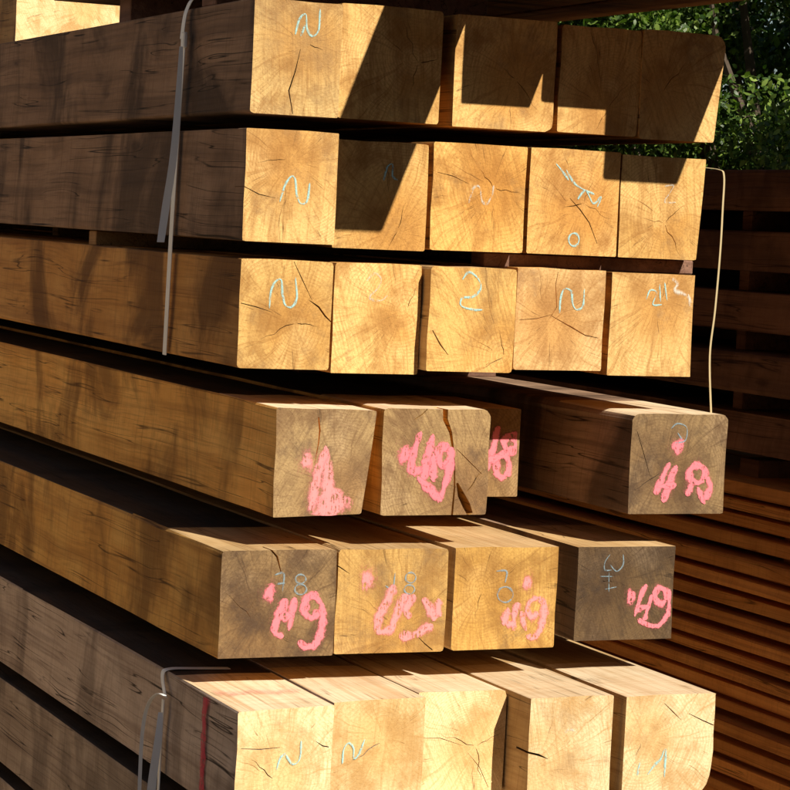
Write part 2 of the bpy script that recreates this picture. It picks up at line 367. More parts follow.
def marks(beam, name, strokes, width, mat, label=None, lift=.0009):
    """hand-drawn strokes lying on a beam's sawn end, given as photo pixels and put on the end's own plane"""
    yf = beam['yf']; vs, fs, uvs = [], [], []; lay = 0; width *= {'spray_mark': 2.05, 'overspray': 1.6}.get(name, 1.45)
    bl = beam.location; hw, hh = beam['hw'] - .004, beam['hz'] * 2 - .004
    for s in strokes:
        w_ = width
        if isinstance(s, tuple) and len(s) == 2 and isinstance(s[0], list): s, w_ = s
        pts = [on_y(px, py, yf) for px, py in s]
        pts = [np.array((p[0] - bl[0], p[2] - bl[2])) for p in pts]
        if len(pts) == 1:                      # a dot: small disc
            c = pts[0]; b0 = len(vs); lay += 1
            def y_at(p): return beam['tx'] * p[0] + beam['tz'] * (p[1] - beam['hz']) - lift - lay * .00002
            vs.append((c[0], y_at(c), c[1])); uvs.append((.5, 0))
            for k in range(14):
                a = k * 6.283 / 14; q = c + np.array((math.cos(a) * w_ * .66, math.sin(a) * w_ * .9)) * (1 + .12 * math.sin(3 * a + c[0] * 90))
                vs.append((q[0], y_at(q), q[1])); uvs.append((1, 0))
            for k in range(14): fs.append((b0, b0 + 1 + k, b0 + 1 + (k + 1) % 14))
            continue
        P = smooth_path(pts); b0 = len(vs); wl = w_
        for i, p in enumerate(P):
            lay += .15
            t = P[min(i + 1, len(P) - 1)] - P[max(i - 1, 0)]; t = t / (np.linalg.norm(t) + 1e-9); nn = np.array((-t[1], t[0]))
            if isinstance(wl, list):
                f_ = i / (len(P) - 1) * (len(wl) - 1); k_ = min(int(f_), len(wl) - 2); w_ = wl[k_] + (wl[k_ + 1] - wl[k_]) * (f_ - k_)
            ww = w_ / 2 * (.8 + .22 * math.sin(i * .33 + p[0] * 60)) * (.3 if i in (0, len(P) - 1) else (.78 if i in (1, len(P) - 2) else 1))
            for sgn, u in ((-1, 0), (1, 1)):
                q = p + nn * ww * sgn; q = np.array((max(-hw, min(hw, q[0])), max(.004, min(hh, q[1]))))
                vs.append((q[0], beam['tx'] * q[0] + beam['tz'] * (q[1] - beam['hz']) - lift - lay * .00002, q[1])); uvs.append((u, i))
            if i: fs.append((b0 + 2 * i - 2, b0 + 2 * i - 1, b0 + 2 * i + 1, b0 + 2 * i))
        lay += 1
    me = pydata(name, vs, fs, [M[mat]]); uvl = me.uv_layers.new(name='UVMap')
    for lp in me.loops: uvl.data[lp.index].uv = uvs[lp.vertex_index]
    o = link(name, me, beam)
    if label: o['label'] = label
    if name == 'spray_mark': marks(beam, 'overspray', strokes, width * 1.2, 'pink_mist', None, .0005)
    return o

def box_mesh(name, sx, sy, sz, mat, bev=.002, seed=0, jit=.001):
    """small sawn piece, base-centred, arrises broken"""
    bm = bmesh.new(); bmesh.ops.create_cube(bm, size=1)
    for v in bm.verts: v.co = Vector((v.co.x * sx, v.co.y * sy, (v.co.z + .5) * sz))
    bmesh.ops.bevel(bm, geom=bm.edges[:], offset=bev, segments=1, affect='EDGES')
    me = bpy.data.meshes.new(name); bm.to_mesh(me); bm.free(); me.materials.append(mat); return me

def ribbon_mesh(name, path, normals, width, thick, mat, n=6):
    """flat strap: path points and a width direction at each"""
    P = smooth_path(path, n); W = smooth_path(normals, n); vs, fs = [], []
    wd = width if hasattr(width, '__len__') else [width] * len(path)
    for i, (p, s) in enumerate(zip(P, W)):
        s = s / np.linalg.norm(s); t = P[min(i + 1, len(P) - 1)] - P[max(i - 1, 0)]; t = t / (np.linalg.norm(t) + 1e-9)
        nn = np.cross(t, s); nn /= np.linalg.norm(nn) + 1e-9
        f = i / (len(P) - 1) * (len(wd) - 1); k = min(int(f), len(wd) - 2); wv = wd[k] + (wd[k + 1] - wd[k]) * (f - k)
        for a, b_ in ((-1, -1), (1, -1), (1, 1), (-1, 1)): vs.append(p + s * a * wv / 2 + nn * b_ * thick / 2)
        if i:
            for q in range(4): fs.append((4 * i - 4 + q, 4 * i - 4 + (q + 1) % 4, 4 * i + (q + 1) % 4, 4 * i + q))
    fs.append((3, 2, 1, 0)); e = 4 * (len(P) - 1); fs.append((e, e + 1, e + 2, e + 3))
    me = pydata(name, vs, fs, [mat])
    bm = bmesh.new(); bm.from_mesh(me); bmesh.ops.recalc_face_normals(bm, faces=bm.faces); bm.to_mesh(me); bm.free()
    for p in me.polygons: p.use_smooth = False
    return me

# ------------------------------------------------------------------ ground
gm = bpy.data.meshes.new('ground'); bm = bmesh.new(); bmesh.ops.create_grid(bm, x_segments=60, y_segments=60, size=400)
bm.to_mesh(gm); bm.free(); gm.materials.append(M['ground']); g = link('ground', gm); g['kind'] = 'structure'

# ------------------------------------------------------------------ the main stack of beams
ORD = ['first', 'second', 'third', 'fourth', 'fifth', 'sixth', 'seventh', 'eighth', 'ninth', 'tenth', 'eleventh', 'twelfth', 'thirteenth',
       'fourteenth', 'fifteenth', 'sixteenth', 'seventeenth', 'eighteenth', 'nineteenth', 'twentieth', 'twenty-first', 'twenty-second', 'twenty-third']
LEN = 4.8
TONE = {'1a': (0.9, 0.93, 0.98), '1b': (0.95, 0.92, 0.85), '1c': (1.02, 1, 0.95), '2a': (1.0, 1.0, 1.0), '2b': (0.92, 0.86, 0.75), '2c': (1.04, 0.95, 0.74), '2d': (0.98, 0.9, 0.78), '2e': (0.95, 0.93, 0.85), '3a': (0.9, 0.88, 0.8), '3b': (1.1, 1.1, 1.05), '3c': (1.0, 0.95, 0.8), '3d': (1.02, 1.04, 1.2), '3e': (0.98, 0.98, 1.0), '4a': (1.05, 1.05, 1.05), '4b': (1.0, 0.98, 0.95), '4d': (0.85, 0.85, 0.85), '5a': (0.85, 0.83, 0.8), '5b': (1.05, 1.05, 1.05), '5c': (1.08, 1.05, 0.9), '6a': (1.05, 1.05, 1.05), '6b': (0.93, 0.9, 0.82), '6c': (1.05, 1.05, 1.02), '6d': (0.96, 0.96, 0.98), '6e': (0.98, 0.98, 1.0)}   # each beam's own colour of wood
B = {}
def beam(key, x0, x1, z0, z1, yf, end, side, label, **kw):
    ln = kw.pop('length', LEN) - yf
    kw.setdefault('tone', TONE.get(key))
    if key[0] in '45678': kw.setdefault('top', 'top_pale' if key[0] in '4678' else 'side_light')
    if key in ('4a', '4b', '4c', '5a', '6a', '70', '80'): kw.setdefault('back', 'top_dirty')  # rear tops painted dark so the gaps read as deep shade
    o = make_timber('timber_beam', x0, x1, z0, z1, yf, ln, end, side, hash_seed(key), **kw)
    tag(o, label, 'beam', kw.get('group', 'beams of the main timber stack')); B[key] = o; return o
def hash_seed(k): return sum((i + 1) * 31 * ord(c) for i, c in enumerate(k))

UP = 'three-layer strapped bundle'
# layer 1, top of the strapped bundle: partly in the shade of the timbers overhead
Z0, Z1 = 1.782, 1.988
beam('1a', -.004, .166, Z0, Z1, -.012, 'end_fresh', 'side_grey', 'sunlit beam on strap side of the bundle\'s top layer, blue chalk N near top edge',
     grime=1.0, pith=(.02, .13), cracks=[([(316, 178), (313, 160), (318, 145), (322, 128)], [.0016, .0026, .002, .0008])])
beam('1b', .169, .372, Z0, Z1 + .003, .0, 'end_fresh', 'side_fresh', 'shaded beam beside the chalked sunlit one in the bundle\'s top layer')
beam('1c', .398, .606, Z0 - .002, Z1, -.004, 'end_fresh', 'side_fresh', 'top-layer beam with square shadow above a sunlit strip', wane={1: .022})
beam('1d', .621, .791, Z0, Z1 - .003, .004, 'end_fresh', 'side_fresh', 'top-layer beam between wide gap and the foliage-side beam, lit low corner')
beam('1e', .794, .966, Z0 - .003, Z1, .0, 'end_fresh', 'side_fresh', 'shaded top-layer beam on the foliage side with thin sunlit edge', wane={2: .03}, skew=[(0, 0), (-.006, 0), (.012, 0), (0, 0)])
# layer 2
Z0, Z1 = 1.550, 1.751
beam('2a', -.013, .166, Z0 + .002, Z1 + .004, -.02, 'end_fresh', 'side_grey', 'middle-layer beam on strap side of the bundle, fully sunlit, chalked N',
     grime=.5, pith=(-.01, .15), cracks=[([(275, 232), (290, 240), (303, 243)], [.001, .0018, .0005])])
beam('2b', .1685, .355, Z0 - .004, Z1 - .006, .0, 'end_fresh', 'side_fresh', 'middle-layer beam half covered by a dark slanting shadow')
beam('2c', .363, .556, Z0, Z1, -.004, 'end_fresh', 'side_fresh', 'bright orange middle-layer beam with white chalk N at its centre', pith=(.03, .12),
     cracks=[([(428, 223), (440, 226), (452, 232)], [.0008, .0016, .0005])])
beam('2d', .566, .757, Z0, Z1, .0, 'end_fresh', 'side_fresh', 'middle-layer beam with diagonal chalk scribble along a dark crack', pith=(.02, .1),
     cracks=[([(530, 243), (538, 252), (545, 262), (551, 278)], [.001, .0022, .002, .001])])
beam('2e', .763, .940, Z0, Z1 - .003, .002, 'end_fresh', 'side_fresh', 'middle-layer beam on the foliage side with shadow across its top',
     skew=[(0, 0), (-.004, 0), (.006, 0), (0, 0)])
# layer 3
Z0, Z1 = 1.322, 1.521
beam('3a', -.005, .174, Z0, Z1, .0, 'end_fresh', 'side_fresh', 'bottom-layer beam of the bundle on strap side, clear blue chalk N',
     grime=.5, pith=(.02, .085), cracks=[([(329, 322), (336, 327), (341, 334), (347, 340)], [.001, .0032, .003, .0015]),
     ([(317, 292), (323, 305), (331, 322)], [.001, .0018, .0006]), ([(276, 324), (288, 327), (300, 331)], [.0014, .0018, .0005])])
beam('3b', .177, .351, Z0 - .005, Z1, -.002, 'end_fresh', 'side_fresh', 'clean bottom-layer beam with faint worn chalk 2', grime=.1, ncrack=1, pith=(.06, .12))
beam('3c', .3545, .530, Z0 + .004, Z1, -.035, 'end_fresh', 'side_light', 'bottom-layer beam standing proud of its neighbours with a clear chalk 2',
     grime=.6, pith=(.07, .03), cracks=[([(424, 345), (430, 356), (436, 364)], [.002, .003, .001])])
beam('3d', .549, .738, Z0 + .008, Z1 + .003, .0, 'end_fresh', 'side_fresh', 'bottom-layer beam with chalk N above star-shaped cracks', pith=(-.02, .09),
     cracks=[([(515, 335), (520, 327), (519, 310), (521, 300)], [.001, .0014, .0014, .001]), ([(491, 337), (505, 336), (516, 333)], [.001, .0016, .0008]),
             ([(516, 334), (530, 342), (542, 349), (552, 351)], [.001, .002, .0018, .001])])
beam('3e', .752, .936, Z0, Z1 + .001, .002, 'end_fresh', 'side_fresh', 'bottom-layer beam with whitish smear in its upper corner', grime=.3, ncrack=1, pith=(.02, .15))
# layer 4, loose weathered beams with pink spray
Z0, Z1 = 1.057, 1.253
beam('4a', .066, .252, Z0 - .004, Z1 + .002, -.025, 'end_grey', 'side_gold', 'grey-tan loose beam nearly covered low down by a pink spray blotch',
     grime=.5, skew=[(0, 0), (-.012, .006), (.012, -.003), (0, 0)], ncrack=1, cracks=[([(336, 412), (337, 422), (336, 432), (333, 448)], [.002, .003, .002, .0008])])
beam('4b', .276, .493, Z0, Z1 + .004, -.03, 'end_grey', 'side_gold', 'grey-tan loose beam split by a wide jagged crack beside pink 49', wane={2: .02}, ncrack=1,
     cracks=[([(434, 404), (434, 414), (438, 424), (440, 438), (441, 452), (441, 466), (439, 488)], [.011, .010, .006, .004, .003, .003, .004]),
             ([(443, 463), (446, 472), (450, 480), (453, 487)], [.004, .014, .016, .012]), ([(443, 437), (452, 446), (462, 456)], [.001, .0016, .001]), ([(410, 414), (416, 410), (420, 406)], [.001, .002, .0015])])
beam('4c', .495, .665, Z0 + .008, Z1 - .012, .19, 'end_brown', 'side_fresh', 'beam set back behind the cracked beam, pink figure half hidden')
beam('4d', .796, 1.008, Z0, Z1, -.03, 'end_brown', 'side_grey', 'lone weathered beam across an empty gap, blunt corner and pink 49',
     wane={2: .016, 3: .02}, grime=.8, cracks=[([(582, 423), (587, 440), (592, 458)], [.001, .0015, .0006])])
# layer 5
Z0, Z1 = .800, 0.997
beam('5a', -.030, .194, Z0 - .002, Z1 - .002, -.03, 'end_brown', 'side_gold', 'brown weathered beam with bold pink 49 under slate chalk 78',
     grime=.95, ncrack=1, cracks=[([(298, 513), (304, 520), (307, 532)], [.003, .0035, .0015])])
beam('5b', .197, .418, Z0, Z1 - .002, -.03, 'end_amber', 'side_light', 'golden beam with pale blurred pink spray under small slate chalk figures', grime=.7, ncrack=1,
     cracks=[([(348, 525), (354, 529), (360, 533)], [.002, .002, .0006]), ([(412, 581), (418, 587), (424, 592)], [.0008, .002, .002])])
beam('5c', .433, .650, Z0 + .001, Z1 - .001, -.03, 'end_amber', 'side_light', 'clean orange beam with small pink 49 low on its end, sunlit top', grime=.3, ncrack=1)
beam('5d', .692, .906, Z0 + .012, Z1 - .002, -.03, 'end_dark', 'side_grey', 'dark brown beam with sharp pink 49 and thin chalk curls', grime=.6, ncrack=1)
# layer 6, pale fresh bundle standing farther out
Z0, Z1 = .549, .744
G6 = 'pale beam layer'
beam('6a', -.064, .127, Z0, Z1, -.224, 'end_pale', 'side_pale', 'pale fresh beam with a red painted stripe down its side', tilt=(.15, 0), grime=.3, pith=(-.02, .07),
     cracks=[([(274, 667), (290, 668), (306, 667)], [.001, .0018, .0008]), ([(335, 663), (341, 667), (346, 668)], [.0006, .0022, .002])], ncrack=1)
beam('6b', .135, .321, Z0, Z1, -.18, 'end_pale', 'side_pale', 'pale fresh beam with chalk N beside its strap-side edge, next to the striped beam', tilt=(.1, 0), grime=.2, ncrack=1)
beam('6c', .329, .507, Z0, Z1, -.125, 'end_pale', 'side_light', 'set-back pale beam with star cracks and no chalk', grime=.15, pith=(.03, .09),
     cracks=[([(415, 660), (430, 660), (448, 666)], [.0008, .0014, .0004]), ([(451, 671), (460, 682), (467, 698)], [.0004, .0014, .001])], wane={2: .014})
beam('6d', .512, .683, Z0, Z1, -.217, 'end_pale', 'side_light', 'pale beam with blotchy end and a crack running round its edge', grime=.5, ncrack=1,
     cracks=[([(497, 671), (506, 673), (513, 676)], [.004, .004, .001])])
beam('6e', .701, .892, Z0, Z1, -.232, 'end_pale', 'side_light', 'pale beam with waney rounded lower corner on the foliage side', grime=.4, wane={1: (.045, .085)},
     cracks=[([(603, 633), (610, 640), (616, 646)], [.001, .002, .0006]), ([(622, 641), (632, 646), (641, 650)], [.001, .002, .002])], ncrack=1)
# layers 7 and 8 of the pale bundle
for li, (Z0, Z1) in enumerate(((.325, .518), (.10, .294))):
    xs = [-.07, .128, .318, .505, .70, .885]
    for k in range(5):
        beam(f'{7 + li}{k}', xs[k], xs[k + 1] - .008, Z0, Z1, -.19 + .03 * math.sin(k * 2.1 + li), 'end_pale', 'side_pale' if k == 0 else 'side_light',
             ['pale beam in the layer just beneath the red-striped beam\'s layer, %s from the strap', 'pale beam in the lowest layer on the ground bearers, %s from the strap'][li] % ORD[k], grime=.3)

# timbers overhead: shorter pieces lying across the bundle, four of them reaching out
ZT0, ZT1 = 2.06, 2.252
over = [(-.006, .155, .035, 1.30, 'short timber overhead on the strap side, end flush with the stack'),
        (.160, .335, .03, 1.33, 'short timber overhead second from the strap side, end nearly flush with the stack'),
        (.345, .447, -.603, 1.36, 'narrow timber overhead reaching farthest out of the stack'),
        (.502, .645, -.300, 1.38, 'timber overhead beside the narrow one, reaching out a short way'),
        (.662, .846, -.285, 2.30, 'timber overhead reaching out a short way, next to the outermost one'),
        (.856, 1.022, -.455, 2.32, 'outermost timber overhead on the foliage side, reaching well out')]
for k, (x0, x1, yf, yb, lb) in enumerate(over):
    o = make_timber('short_timber', x0, x1, ZT0, ZT1, yf, yb - yf, 'end_fresh', 'side_grey' if k == 0 else 'side_fresh', 700 + k, segs=8)
    tag(o, lb, 'timber', 'timbers lying overhead')
bake_cuts()

# stickers (laths) and bearers between the layers
def cross_piece(name, xa, xb, y, z0, z1, wy, label, cat, group, mat='lath'):
    o = link(name, box_mesh(name, xb - xa, wy, z1 - z0, M[mat]), None, ((xa + xb) / 2, y, z0)); return tag(o, label, cat, group)
lay_z = [('top and middle layers', 1.751, 1.782, -.0, .95), ('middle and bottom layers', 1.521, 1.550, 0, .93)]
for nm, za, zb, xa, xb in lay_z:
    for q, y in enumerate((.95, 2.3, 3.7)):
        cross_piece('spacer_lath', xa + (.0 if (q == 0 and za < 1.6) else .3), xb, y, za - .001, zb + .001, .05, f'thin lath between the bundle\'s {nm}, {ORD[q]} behind the sawn ends', 'lath', 'laths between layers')
cross_piece('spacer_lath', .50, .955, .075, 1.522, 1.549, .06, 'short brown lath showing under the middle layer on the foliage side', 'lath', 'laths between layers', 'side_brown')
for nm, za, zb, xa, xb in [('strapped bundle and the loose weathered layer', 1.253, 1.322, .07, 1.0),
                   ('two pink-sprayed layers', .997, 1.057, -.02, .9), ('pink-sprayed layers and the pale bundle', .744, .800, -.04, .9)]:
    for q, y in enumerate((1.0, 2.4, 4.1)):
        cross_piece('bearer', xa + .42, xb - .02, y, za - .001, zb + .001, .08, f'square bearer between the {nm}, {ORD[q]} behind the sawn ends', 'bearer', 'bearers between layers', 'side_brown')
for q, (xa, xb, y) in enumerate(((.0, .56, .25), (.06, .98, .97), (.62, 1.0, 2.1))):
    cross_piece('bearer', xa, xb, y, 1.987, 2.061, .08, f'square bearer between the strapped bundle and the overhead timbers, {ORD[q]} behind the sawn ends', 'bearer', 'bearers between layers', 'side_brown')
for za, zb, nm in ((.518, .549, 'the striped beam\'s layer and the one beneath'), (.294, .325, 'the two lowest layers')):
    for q, y in enumerate((.7, 2.4, 4.1)):
        cross_piece('spacer_lath', .25, .87, y, za - .001, zb + .001, .05, f'thin lath between {nm}, {ORD[q]} behind the sawn ends', 'lath', 'laths between layers')
for q, y in enumerate((.5, 2.4, 4.2)):
    cross_piece('ground_bearer', -.1, .92, y, -.002, .101, .11, f'thick ground bearer under the main stack, {ORD[q]} behind the sawn ends', 'bearer', 'ground bearers')

# ------------------------------------------------------------------ chalk and spray marks on the ends
CH = .0048
def loop(cx, cy, rx, ry, n=9, a0=.6): return [(cx + rx * math.cos(a0 + k * 6.283 / n), cy + ry * math.sin(a0 + k * 6.283 / n)) for k in range(n + 1)]
marks(B['1a'], 'chalk_mark', [[(318, 117), (321, 105), (326, 101), (327, 112), (331, 118), (336, 113), (337, 97)], [(322, 118), (326, 108)]], CH, 'chalk')
marks(B['2a'], 'chalk_mark', [[(306, 246), (310, 233), (315, 226), (318, 229), (319, 240), (322, 247), (327, 245), (329, 231)]], CH, 'chalk')
marks(B['2b'], 'chalk_mark', [[(386, 230), (389, 219), (393, 217), (393, 226), (397, 229)]], CH, 'chalk')
marks(B['2c'], 'chalk_mark', [[(452, 247), (455, 236), (460, 234), (462, 245), (466, 247), (470, 240), (471, 233)]], .006, 'chalk_faint')
marks(B['2d'], 'chalk_mark', [[(519, 216), (524, 222), (529, 229)], [(527, 221), (533, 231), (540, 236), (549, 240)], [(536, 244), (542, 237), (548, 247), (554, 242), (551, 250)]], CH, 'chalk')
marks(B['2d'], 'chalk_ring', [loop(533, 275, 4, 5)], CH, 'chalk')
marks(B['2e'], 'chalk_mark', [[(603, 234), (610, 233), (607, 239), (603, 246), (612, 246)]], .004, 'chalk_faint')
marks(B['3a'], 'chalk_mark', [[(298, 328), (299, 316), (302, 308), (307, 306), (308, 316), (310, 325), (315, 327), (319, 320), (318, 304)]], .0052, 'chalk')
marks(B['3b'], 'chalk_mark', [[(373, 307), (379, 301), (384, 305), (382, 312), (375, 320), (384, 322), (389, 318)]], .005, 'chalk_faint')
marks(B['3c'], 'chalk_mark', [[(447, 306), (452, 300), (459, 305), (461, 313), (455, 319), (447, 320), (446, 326), (455, 329), (463, 329)]], CH, 'chalk')
marks(B['3d'], 'chalk_mark', [[(522, 332), (523, 319), (526, 313), (531, 315), (532, 324), (535, 329), (540, 326), (541, 313)]], CH, 'chalk')
marks(B['3e'], 'chalk_mark', [[(589, 321), (592, 314), (597, 316), (594, 325), (601, 325)], [(599, 309), (600, 323)], [(603, 308), (605, 322)]], .004, 'chalk')
marks(B['3e'], 'white_smear', [[(609, 305), (613, 309), (611, 314), (618, 317), (623, 321)], [(621, 317), (624, 327)]], .011, 'white_patch')
PK = .0125
marks(B['4a'], 'spray_mark', [[(327, 447)], ([(341, 434), (342, 448), (343, 462), (345, 476), (345, 489)], [.010, .026, .066, .092, .098]), [(341, 437), (335, 458), (330, 484)]], .013, 'pink_pale')
marks(B['4b'], 'spray_mark', [[(402, 441)], [(415, 423), (410, 438), (408, 453), (424, 451)], [(424, 425), (420, 444), (416, 462)],
                              [(437, 434), (429, 438), (430, 449), (437, 446), (438, 435)], [(438, 444), (435, 460), (428, 478)], [(412, 458), (421, 467), (431, 477)], [(424, 440), (425, 462)]], PK, 'pink')
marks(B['4c'], 'spray_mark', [[(475, 419), (470, 438), (466, 455)], loop(484, 432, 5, 6, a0=2), loop(478, 450, 5, 9, a0=1), [(466, 446), (478, 442)]], .012, 'pink')
marks(B['4d'], 'chalk_mark', [[(608, 421), (613, 417), (620, 420), (619, 430), (611, 432)], [(613, 424), (617, 430)]], .0035, 'chalk_slate')
marks(B['4d'], 'spray_mark', [[(613, 435)], [(607, 447), (601, 460), (596, 472)], [(612, 449), (607, 462), (602, 478)], [(598, 466), (612, 464)],
                              loop(628, 456, 6, 7), [(636, 458), (638, 466), (634, 476)], [(624, 463), (620, 473)], [(628, 466), (634, 479)]], .0115, 'pink')
marks(B['5a'], 'chalk_mark', [[(302, 534), (309, 533), (308, 547)], [(303, 541), (310, 540)], loop(322, 537, 4, 3.5), loop(322, 545, 4.5, 4)], .004, 'chalk_slate')
marks(B['5a'], 'spray_mark', [[(298, 548)], [(311, 552), (305, 565), (302, 578), (309, 581)], [(317, 551), (315, 564), (313, 577)], [(305, 567), (316, 565)],
                              [(338, 556), (333, 550), (326, 553), (325, 563), (331, 567), (337, 562)], [(338, 555), (339, 570), (335, 585), (327, 590), (320, 585)]], .0112, 'pink')
marks(B['5b'], 'chalk_mark', [[(387, 542), (393, 544), (395, 532)], loop(407, 536, 4, 4), loop(406, 545, 4, 3.5)], .004, 'chalk_slate')
marks(B['5b'], 'spray_mark', [[(374, 537)], [(394, 541), (388, 556), (382, 567), (383, 578), (394, 574)], [(404, 548), (397, 562), (392, 578)], [(410, 549), (403, 561), (407, 567)],
                              [(416, 552), (422, 560), (426, 569)], [(398, 582), (412, 579), (424, 572)], [(428, 552), (430, 566)]], .0135, 'pink_pale')
marks(B['5c'], 'chalk_mark', [[(473, 531), (481, 531), (480, 540)], loop(480, 549, 6, 6)], .0042, 'chalk_slate')
marks(B['5c'], 'spray_mark', [[(497, 540)], [(482, 559), (479, 573)], [(490, 555), (487, 566), (487, 577)], [(480, 572), (488, 571)],
                              [(505, 551), (498, 556), (499, 566), (506, 563)], [(505, 551), (510, 558), (508, 572), (503, 582), (496, 581)], [(492, 562), (496, 577)]], .0112, 'pink_pale')
marks(B['5d'], 'chalk_mark', [[(561, 518), (557, 524), (557, 530), (562, 530)], [(571, 518), (571, 526), (566, 531), (561, 526)], [(553, 535), (563, 535)], [(560, 532), (560, 547)], [(557, 545), (566, 543)]], .003, 'chalk_slate')
marks(B['5d'], 'spray_mark', [[(577, 551)], [(589, 541), (584, 552), (580, 566)], [(593, 549), (590, 560), (587, 569)], [(580, 562), (591, 557)],
                              loop(600, 550, 4.5, 6), [(606, 545), (608, 556), (604, 566), (598, 573), (590, 572), (582, 568)]], .0098, 'pink')
marks(B['6a'], 'chalk_mark', [[(303, 684), (306, 675), (311, 671)], [(310, 672), (316, 680), (322, 676), (323, 662)]], .005, 'chalk', lift=.002)
marks(B['6b'], 'chalk_mark', [[(353, 679), (354, 668), (358, 663), (362, 667), (362, 675), (366, 672), (371, 660)]], .005, 'chalk', lift=.002)
marks(B['6d'], 'chalk_mark', [[(526, 656), (530, 653), (535, 655)]], .006, 'chalk_faint')
marks(B['6e'], 'chalk_mark', [[(582, 689), (584, 678)], [(590, 688), (595, 681), (600, 676), (603, 668)], [(603, 690), (604, 668)]], .006, 'chalk')

# red stripe down the side of the striped beam, and its faint run over the top
b6 = B['6a']; bx, by, bz = b6.location
def side_band(name, y, w_, mat):
    n = 10; vs, fs, uvs = [], [], []
    for i in range(n + 1):
        z = .006 + (.195 - .012) * i / n
        for s, u in ((-.5, 0), (.5, 1)):
            vs.append((-.096 - .0035, y + s * w_ * (1 + .15 * math.sin(i * 2.3 + s)), z)); uvs.append((u, i))
        if i: fs.append((2 * i - 2, 2 * i - 1, 2 * i + 1, 2 * i))
    me = pydata(name, vs, fs, [M[mat]]); ul = me.uv_layers.new(name='UVMap')
    for lp in me.loops: ul.data[lp.index].uv = uvs[lp.vertex_index]
    return link(name, me, b6)
side_band('red_stripe', .148, .036, 'red')
M['red_faint'] = paint('faded_red_stain', (.8, .25, .22), .38, .6, .5, 90, .95, edge=.8)
def top_stain(x0, x1, y, w_):
    vs, fs, uvs = [], [], []
    for i in range(9):
        x = x0 + (x1 - x0) * i / 8
        for q, u in ((-.5, 0), (.5, 1)): vs.append((x, y + q * w_ * (1 + .3 * math.sin(i * 1.7 + q)), .1985)); uvs.append((u, i))
        if i: fs.append((2 * i - 2, 2 * i - 1, 2 * i + 1, 2 * i))
    me = pydata('red_stain', vs, fs, [M['red_faint']]); ul = me.uv_layers.new(name='UVMap')
    for lp in me.loops: ul.data[lp.index].uv = uvs[lp.vertex_index]
    link('red_stain', me, b6)
top_stain(-.085, .08, .135, .07)

# ------------------------------------------------------------------ straps
def P3(px, py, x): return on_x(px, py, x)
Yd = np.array((0, 1, 0)); Xd = np.array((1, 0, 0))
st = bpy.data.objects.new('bundle_strap', None); col.objects.link(st); st.location = (-.02, .36, 1.32)
tag(st, 'white plastic strap with loose tail down the shaded side of the three-layer bundle', 'strap')
def strap_part(root, name, pts, wdir, width, mat='strap', thick=.0012):
    me = ribbon_mesh(name, [np.array(p) - np.array(root.location) for p in pts], wdir, width, thick, M[mat]); return link(name, me, root)
strap_part(st, 'band', [(.9, .33, 2.0), (.3, .30, 2.012), (.08, .26, 2.022), (.0, .30, 2.010), (-.014, .335, 1.985), (-.017, .35, 1.93)], [Yd] * 6, .02)
strap_part(st, 'standing_strand', [P3(232, 119, -.018), P3(228, 180, -.018), P3(224, 240, -.019), P3(220.5, 300, -.019), P3(217, 364, -.014)], [Yd] * 5, .022)
strap_part(st, 'loose_tail', [P3(230, 126, -.03), P3(228, 160, -.036), P3(224, 210, -.045), P3(218, 250, -.055), P3(214, 277, -.065)], [.93 * Xd - .37 * Yd] * 5, [.007, .011, .014, .015, .014])
kn = box_mesh('buckle', .008, .02, .03, M['strap'], .002); ko = link('buckle', kn, st); ko.location = tuple(P3(232, 127, -.02) - np.array(st.location))

s2 = bpy.data.objects.new('pale_bundle_strap', None); col.objects.link(s2); s2.location = (-.08, .17, .4)
tag(s2, 'white plastic strap looped over the side of the pale bundle beside the red stripe', 'strap')
XL = -.074
strap_part(s2, 'band', [(.06, .155, .7455), (.0, .16, .7462), (-.055, .162, .7465), (-.068, .165, .735), P3(217.5, 628, XL)], [Yd] * 5, .018)
strap_part(s2, 'loop', [P3(217, 627, -.083), P3(211, 626, -.086), P3(204, 635, -.085), P3(200, 655, -.085), P3(198, 690, -.082), P3(197, 735, -.08)], [.8 * Xd - .3 * Yd] * 6, .007)
strap_part(s2, 'loose_tail', [P3(214, 640, -.08), P3(212, 662, -.083), P3(208, 690, -.086), P3(205, 720, -.088)], [.93 * Xd - .37 * Yd] * 4, [.008, .014, .016, .017])
strap_part(s2, 'standing_strand', [P3(216, 630, XL), P3(214, 665, XL), P3(212, 705, XL), P3(210, 760, XL)], [Yd] * 4, .013)

s3 = bpy.data.objects.new('slack_strap', None); col.objects.link(s3); s3.location = (1.0, .05, 1.26)
tag(s3, 'thin yellowish strap sagging down the foliage side of the three-layer bundle', 'strap')
def q3(px, py): return on_y(px, py, .02)
strap_part(s3, 'band', [q3(630, 219), q3(645, 221), q3(649, 226), q3(648, 250), q3(646, 285), q3(642, 330), q3(638, 365), q3(639, 409)], [Xd + .2 * Yd] * 8, .0045, 'twine')

